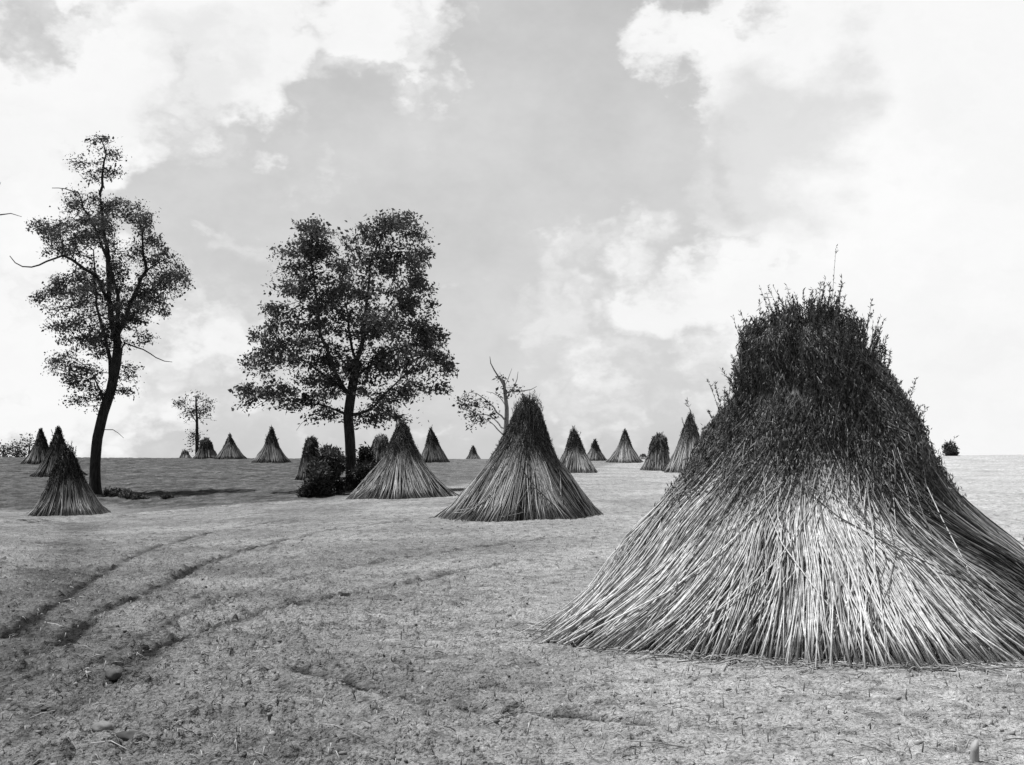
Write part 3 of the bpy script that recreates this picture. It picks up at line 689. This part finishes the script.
# ------------------------------------------------------------------ shrubs and weeds
def make_bush(name, label, cat, px, d, py_top, halfw, seed, n, size, tone, group=None, lobes=9, stems=12):
    g = np.random.default_rng(seed); b = at(px, d); b[2] = float(HM(b[0], b[1])); s = d / F
    root = thing(name, label, cat, b, group)
    Hh = CZ - (py_top - YH) * s - b[2]; W = halfw * s
    lc = np.stack([g.uniform(-.62, .62, lobes) * W, g.uniform(-.6, .6, lobes) * W, g.uniform(.18, .82, lobes) * Hh], 1); lr = g.uniform(.22, .42, lobes) * min(W, Hh) * 1.1
    lc[:, 0] *= (1 - .45 * lc[:, 2] / Hh)
    ends = np.concatenate([lc, lc + g.normal(0, .3, lc.shape) * lr[:, None]])[:max(stems, lobes)]
    st = np.stack([np.stack([g.normal(0, .08, len(ends)), g.normal(0, .08, len(ends)), np.full(len(ends), -.1)], 1), ends * np.array([.45, .45, .55]), ends], 1)
    v, q = tubes(st, np.broadcast_to(np.array([.03, .022, .01]) * max(1, s / .045), (len(ends), 3)), 4)
    mesh('stems', v, q, M_BARK, root)
    li = g.choice(lobes, n, p=lr ** 2 / (lr ** 2).sum())
    P = lc[li] + norm(g.normal(size=(n, 3))) * (lr[li] * g.random(n) ** .45)[:, None] * 1.15 + g.normal(0, .05, (n, 3))
    P[:, 2] = np.abs(P[:, 2] - .08 * Hh)
    V, Q = leaves(P, g.normal(0, 1, (n, 3)) + [0, 0, .2], size * g.uniform(.5, 1.4, n), size * g.uniform(.25, .6, n), g)
    lt = tone[0] + (tone[1] - tone[0]) * g.random(lobes)
    mesh('foliage', V, Q, M_LEAF, root, col=np.repeat(lt[li] * g.uniform(.7, 1.3, n), 4))
    return root
make_bush('shrub', 'tall dark leafy shrub against the left side of the broad tree trunk', 'shrub', 327, 50.5, 430, 25, 51, 8000, .17, (.03, .075), 'shrubs under the broad tree', lobes=13)
make_bush('shrub', 'dark shrub on the right of the broad tree trunk behind the pale-skirted shock', 'shrub', 366, 51.5, 441, 20, 52, 5500, .17, (.025, .06), 'shrubs under the broad tree', lobes=12)
make_bush('shrub', 'low spreading dark shrub in front of the tall leafy shrub', 'shrub', 316, 49, 463, 18, 53, 3000, .16, (.03, .07), 'shrubs under the broad tree', lobes=9)
make_bush('shrub', 'small lone dark shrub on the crest right of the huge shock', 'shrub', 951, 113, 443, 8.5, 54, 1500, .26, (.03, .07), lobes=12)
for i, (px, d, top, w, t, lab) in enumerate([(112, 56, 489, 10, (.06, .12), 'low weed clump hugging the foot of the slender tree'), (124, 54.5, 491, 8, (.09, .16), 'pale weed clump at the edge of the tree shadow'), (166, 53, 497, 9, (.06, .11), 'flat weed clump farthest along the tree shadow'), (140, 53.5, 497, 10, (.05, .10), 'dark weed clump in the middle of the tree shadow')]):
    make_bush('weed_clump', lab, 'weeds', px, d, top, w, 60 + i, 900, .15, t, 'weeds by the slender tree', lobes=7, stems=8)

# ------------------------------------------------------------------ litter on the field
def field_points(n, g, dmin, dmax, power=1.0, umin=-.47, umax=.47):
    d = dmin * (dmax / dmin) ** (g.random(n) ** power)
    u = g.uniform(umin, umax, n)
    return u * d, d
def litter():
    g = np.random.default_rng(77)
    n = 3200
    x, y = field_points(n, g, 4.6, 45, 1.0)
    sx, sy = 2.69, 11.05
    a = g.uniform(0, 2 * math.pi, 4200); rr = 1.98 + np.abs(g.normal(0, .2, 4200))
    x = np.r_[x, sx + rr * np.cos(a)]; y = np.r_[y, sy + rr * np.sin(a)]; n = len(x)
    L = g.uniform(.015, .09, n) * np.where(g.random(n) < .05, 3.5, 1) * np.where(np.arange(n) > 3200, 2.4, 1); th = g.uniform(0, 2 * math.pi, n)
    big_ = (np.arange(n) > 3200) & (g.random(n) < .16); L = np.where(big_, g.uniform(.1, .5, n), L)
    th = np.where(big_, np.arctan2(y - sy, x - sx) + g.normal(0, .5, n) + math.pi * (g.random(n) < .4) * .5, th)
    ex = x + L * np.cos(th); ey = y + L * np.sin(th)
    z0 = HM(x, y) + .006; z1 = HM(ex, ey) + .006 + g.uniform(0, .02, n)
    P = np.stack([np.stack([x, y, z0], 1), np.stack([(x + ex) / 2, (y + ey) / 2, np.maximum((z0 + z1) / 2, HM((x + ex) / 2, (y + ey) / 2)) + .008], 1), np.stack([ex, ey, z1], 1)], 1)
    r = g.uniform(.0012, .003, n) * (1 + y / 30) * np.where(big_, 1.7, 1)
    v, q = tubes(P, np.repeat(r[:, None], 3, 1), 4)
    tag(mesh('straw_litter', v, q, M_STRAW, col=np.repeat(g.choice([.5, .36, .22, .1], n, p=[.3, .3, .25, .15]), 12)), kind='stuff')
    n = 1500
    x, y = field_points(n, g, 4.6, 30, 1.0)
    Lh = g.uniform(.012, .05, n) * np.where(g.random(n) < .06, 1.8, 1)
    z0 = HM(x, y)
    tip = np.stack([x + g.normal(0, .25, n) * Lh, y + g.normal(0, .25, n) * Lh, z0 + Lh], 1)
    P = np.stack([np.stack([x, y, z0 - .02], 1), tip], 1)
    v, q = tubes(P, np.stack([g.uniform(.002, .0042, n)] * 2, 1) * (1 + y / 40)[:, None], 4)
    tag(mesh('stubble', v, q, M_STRAW, col=np.repeat(g.choice([.5, .3, .14], n, p=[.4, .3, .3]), 8)), kind='stuff')
    # clods
    n = 3200
    x, y = field_points(n, g, 4.6, 32, 1.0)
    keep = g.random(n) < np.where(x / y < .0, .6, .3); x, y = x[keep], y[keep]; n = len(x)
    s = np.minimum(g.lognormal(math.log(.0085), .45, n), .017) * (1 + y / 50)
    z = HM(x, y)
    t = (1 + 5 ** .5) / 2
    ico = norm(np.array([[-1, t, 0], [1, t, 0], [-1, -t, 0], [1, -t, 0], [0, -1, t], [0, 1, t], [0, -1, -t], [0, 1, -t], [t, 0, -1], [t, 0, 1], [-t, 0, -1], [-t, 0, 1]], float))
    fc = np.array([[0, 11, 5], [0, 5, 1], [0, 1, 7], [0, 7, 10], [0, 10, 11], [1, 5, 9], [5, 11, 4], [11, 10, 2], [10, 7, 6], [7, 1, 8], [3, 9, 4], [3, 4, 2], [3, 2, 6], [3, 6, 8], [3, 8, 9], [4, 9, 5], [2, 4, 11], [6, 2, 10], [8, 6, 7], [9, 8, 1]])
    v = ico[None] * (s[:, None, None] * g.uniform(.6, 1.35, (n, 12, 1))) * g.uniform(.7, 1.4, (n, 1, 3)) * np.array([1, 1, .7]) + np.stack([x, y, z + s * .2], 1)[:, None, :]
    f = (fc[None] + 12 * np.arange(n)[:, None, None]).reshape(-1, 3)
    tag(mesh('clods', v.reshape(-1, 3), f, M_STONE, col=np.repeat(g.uniform(.10, .36, n), 12)), kind='stuff')
litter()

def stone(label, px, py, sx, sy, sz, seed, tone, rot=0.):
    g = np.random.default_rng(seed); p = ground_px(px, py); p[2] = float(HM(p[0], p[1]))
    nu, nv = 28, 16
    u = np.linspace(0, 2 * math.pi, nu + 1)[:-1]; w = np.linspace(-math.pi / 2, math.pi / 2, nv)
    U, W = np.meshgrid(u, w)
    d = np.stack([np.cos(W) * np.cos(U), np.cos(W) * np.sin(U), np.sin(W)], -1)
    k = 1 + .42 * (fbm(d[..., 0] * 1.6 + 9 + d[..., 2], d[..., 1] * 1.6 + 4 - d[..., 2], 3, seed) - .5) * 2 + .1 * np.sign(np.sin(3 * U + seed)) * np.cos(W) * .5
    v = d * k[..., None] * np.array([sx, sy, sz])
    c, s_ = math.cos(rot), math.sin(rot)
    v = np.stack([v[..., 0] * c - v[..., 2] * s_, v[..., 1], v[..., 0] * s_ + v[..., 2] * c], -1)
    idx = np.arange(nu * nv).reshape(nv, nu); nx = np.roll(idx, -1, 1)
    q = np.stack([idx[:-1], nx[:-1], nx[1:], idx[1:]], -1).reshape(-1, 4)
    o = mesh('stone', v.reshape(-1, 3), q, M_STONE, col=np.full(nu * nv, tone), smooth=False)
    o.location = p + np.array([0, 0, sz * .6]); tag(o, label, 'stone', 'stones on the bare soil'); return o
stone('flat elongated dark stone lying on the soil at the bottom edge', 132, 741, .088, .05, .034, 5, .09, -.12)
stone('rounded dark stone among clods by the wheel rut', 113, 678, .055, .045, .04, 6, .13)
stone('small pale rounded stone just left of the flat elongated one', 103, 731, .055, .045, .03, 8, .26)

# short weathered stub at the bottom right
def stub():
    p = ground_px(975, 762) ; p[2] = float(HM(p[0], p[1]))
    tag_ = ('wooden_stake', 'short pale wooden stake stub standing in the soil at lower right', 'stake')
    g = np.random.default_rng(4)
    ang = np.arange(7) * 2 * math.pi / 7 + .3; lv = [(-.06, 1), (.02, 1.), (.05, .95), (.082, .8)]
    v = np.array([[.023 * f * math.cos(a_) * (1 + .12 * math.sin(3 * a_)), .018 * f * math.sin(a_), z + (.022 * math.cos(a_ - .6) if k == 3 else 0)] for k, (z, f) in enumerate(lv) for a_ in ang])
    v += g.normal(0, .0016, v.shape); idx = np.arange(28).reshape(4, 7); nx = np.roll(idx, -1, 1)
    q = [np.stack([idx[:-1], nx[:-1], nx[1:], idx[1:]], -1).reshape(-1, 4), idx[3][None, :]]
    o = mesh(tag_[0], v, q, M_DEADBARK, col=np.full(len(v), .42)); o.location = p; tag(o, tag_[1], tag_[2])
stub()

# ------------------------------------------------------------------ sky and sun
SUN_EL = 70.0
SUN_AZ_X, SUN_AZ_Y = -.92, .32          # towards the sun on the ground plan
world = bpy.data.worlds.new('World'); scene.world = world; world.use_nodes = True
def build_sky():
    nt = world.node_tree; nt.nodes.clear(); lk = nt.links.new
    out = nt.nodes.new('ShaderNodeOutputWorld'); bg = nt.nodes.new('ShaderNodeBackground'); lk(bg.outputs[0], out.inputs['Surface'])
    bg.inputs['Strength'].default_value = .1
    sky = nt.nodes.new('ShaderNodeTexSky'); sky.sky_type = 'NISHITA'; sky.sun_disc = False
    sky.sun_elevation = R_(SUN_EL); sky.sun_rotation = math.atan2(SUN_AZ_X, SUN_AZ_Y) % (2 * math.pi)
    sky.air_density = 1.; sky.dust_density = 1.0; sky.ozone_density = 1.
    bw = nt.nodes.new('ShaderNodeRGBToBW'); lk(sky.outputs[0], bw.inputs[0])
    tc = nt.nodes.new('ShaderNodeTexCoord'); D = tc.outputs['Generated']
    def noise(sc, det, rough, vec, off=0.):
        n = nt.nodes.new('ShaderNodeTexNoise'); n.inputs['Scale'].default_value = sc; n.inputs['Detail'].default_value = det; n.inputs['Roughness'].default_value = rough
        mp = nt.nodes.new('ShaderNodeMapping'); mp.inputs['Location'].default_value = (off, off * .7, -off); mp.inputs['Scale'].default_value = (1, 1, 1.5)
        lk(vec, mp.inputs['Vector']); lk(mp.outputs[0], n.inputs['Vector']); return n
    def m(op, a, b=None, c=None):
        n = nt.nodes.new('ShaderNodeMath'); n.operation = op
        for i, s in enumerate((a, b, c)):
            if s is None: continue
            if isinstance(s, (int, float)): n.inputs[i].default_value = s
            else: lk(s, n.inputs[i])
        return n.outputs[0]
    def vm(op, a, b=None, scale=None):
        n = nt.nodes.new('ShaderNodeVectorMath'); n.operation = op
        lk(a, n.inputs[0])
        if b is not None:
            if isinstance(b, tuple): n.inputs[1].default_value = b
            else: lk(b, n.inputs[1])
        if scale is not None: n.inputs['Scale'].default_value = scale
        return n
    # billowing edges: the direction is jostled by noise before measuring cloud masses
    w1 = noise(9, 6, .58, D, 3.1)
    wv = vm('SCALE', vm('SUBTRACT', w1.outputs['Color'], (.5, .5, .5)).outputs[0], scale=.22)
    DW = vm('ADD', D, wv.outputs[0]).outputs[0]
    def dirn(px, py):
        v = np.array([(px - 512) / F, 1, (YH - py) / F]); return tuple(v / np.linalg.norm(v))
    def mass(lst):
        tot = None
        for px, py, r, w in lst:
            dist = vm('DISTANCE', DW, dirn(px, py)).outputs['Value']
            mr = nt.nodes.new('ShaderNodeMapRange'); mr.interpolation_type = 'SMOOTHSTEP'
            mr.inputs['From Min'].default_value = r / F * 1.18; mr.inputs['From Max'].default_value = r / F * .42
            mr.inputs['To Min'].default_value = 0; mr.inputs['To Max'].default_value = w
            lk(dist, mr.inputs['Value'])
            tot = mr.outputs[0] if tot is None else m('ADD', tot, mr.outputs[0])
        return tot
    cloud = mass([(160, 50, 140, .85), (300, 15, 130, .8), (20, 110, 130, .75), (400, 5, 90, .6), (70, 190, 80, .25),
                  (745, 75, 120, .85), (900, 90, 200, 1.), (1050, 250, 260, 1.), (870, 250, 170, .7), (960, 420, 190, .8), (700, 30, 60, .4),
                  (600, 258, 70, .45), (690, 255, 90, .45), (530, 310, 70, .3), (620, 340, 90, .2), (760, 330, 120, .5), (500, 370, 110, .2), (640, 410, 120, .25),
                  (20, 330, 130, .6), (40, 430, 130, .6), (210, 335, 80, .35), (170, 400, 100, .35), (1200, 100, 300, 1.), (-150, 200, 250, .6)])
    clear = mass([(45, 8, 50, .6), (590, 110, 110, .55), (480, 180, 130, .35), (240, 150, 90, .12), (560, 20, 90, .3)])
    # the rest of the sky: scattered cumulus
    n2 = noise(3.2, 4, .6, D, 11.)
    rest = m('MULTIPLY_ADD', n2.outputs['Fac'], 2.4, -1.25)
    dot = vm('DOT_PRODUCT', D, (0, 1, .1)).outputs['Value']
    side = nt.nodes.new('ShaderNodeMapRange'); side.inputs['From Min'].default_value = .55; side.inputs['From Max'].default_value = .85; lk(dot, side.inputs['Value'])
    rest2 = m('MULTIPLY', m('MAXIMUM', rest, 0.), m('SUBTRACT', 1., side.outputs[0]))
    fine = noise(15, 6, .62, D, 5.)
    fac = m('ADD', m('SUBTRACT', cloud, clear), m('MULTIPLY_ADD', fine.outputs['Fac'], .5, -.20))
    vo = nt.nodes.new('ShaderNodeTexVoronoi'); vo.inputs['Scale'].default_value = 17; vo.inputs['Detail'].default_value = 1.5; vo.inputs['Roughness'].default_value = .6; lk(DW, vo.inputs['Vector'])
    puff = m('MULTIPLY_ADD', vo.outputs['Distance'], -.9, .56)
    fac = m('ADD', m('ADD', fac, puff), rest2)
    ss = nt.nodes.new('ShaderNodeMapRange'); ss.interpolation_type = 'SMOOTHSTEP'; ss.inputs['From Min'].default_value = -.05; ss.inputs['From Max'].default_value = .95
    lk(fac, ss.inputs['Value'])
    # cloud light: thick parts a little greyer
    sh = noise(5, 5, .6, DW, 21.)
    bel = mass([(770, 130, 95, 1.), (690, 170, 60, .6), (560, 330, 70, .5), (200, 75, 60, .5)])
    lum = m('SUBTRACT', m('MULTIPLY_ADD', sh.outputs['Fac'], 2.2, 8.3), m('MULTIPLY', bel, 2.0))
    low = nt.nodes.new('ShaderNodeSeparateXYZ'); lk(D, low.inputs[0])
    haze = nt.nodes.new('ShaderNodeMapRange'); haze.interpolation_type = 'SMOOTHSTEP'; haze.inputs['From Min'].default_value = .8; haze.inputs['From Max'].default_value = .22
    haze.inputs['To Min'].default_value = 0.; haze.inputs['To Max'].default_value = 1.; lk(low.outputs['Z'], haze.inputs['Value'])
    front = nt.nodes.new('ShaderNodeMapRange'); front.inputs['From Min'].default_value = .3; front.inputs['From Max'].default_value = .85; front.inputs['To Min'].default_value = .35; front.inputs['To Max'].default_value = 1.05
    lk(dot, front.inputs['Value'])
    clear_l = m('MULTIPLY_ADD', m('MULTIPLY', haze.outputs[0], front.outputs[0]), 5.25, m('MULTIPLY', bw.outputs[0], .22))
    veil = noise(8, 5, .65, D, 40.)
    clear_l = m('MULTIPLY', clear_l, m('MULTIPLY_ADD', veil.outputs['Fac'], .5, .76))
    mix = nt.nodes.new('ShaderNodeMix'); lk(ss.outputs[0], mix.inputs[0]); lk(clear_l, mix.inputs[2]); lk(lum, mix.inputs[3])
    lk(mix.outputs[0], bg.inputs['Color'])
build_sky()
world.cycles.sampling_method = 'MANUAL'; world.cycles.sample_map_resolution = 512

sl = bpy.data.lights.new('sun', 'SUN'); sl.energy = 5.0; sl.angle = R_(.5); sl.color = (1, 1, 1)
so = bpy.data.objects.new('sun', sl); COL.objects.link(so)
from mathutils import Vector
hz = math.hypot(SUN_AZ_X, SUN_AZ_Y)
to_sun = Vector((SUN_AZ_X / hz * math.cos(R_(SUN_EL)), SUN_AZ_Y / hz * math.cos(R_(SUN_EL)), math.sin(R_(SUN_EL))))
so.rotation_euler = to_sun.to_track_quat('Z', 'Y').to_euler(); so.location = (0, 0, 60)

# ------------------------------------------------------------------ camera
cam = bpy.data.cameras.new('camera'); cam.sensor_width = 36; cam.lens = F / 1024 * 36
cam.shift_y = (YH - 382.5) / 1024; cam.clip_start = .1; cam.clip_end = 9000
co = bpy.data.objects.new('camera', cam); COL.objects.link(co)
co.location = (0, 0, CZ); co.rotation_euler = (R_(90), 0, 0)
scene.camera = co
scene.view_settings.view_transform = 'Standard'; scene.view_settings.look = 'None'
scene.view_settings.exposure = 0; scene.view_settings.gamma = 1
scene.cycles.max_bounces = 4; scene.cycles.diffuse_bounces = 3
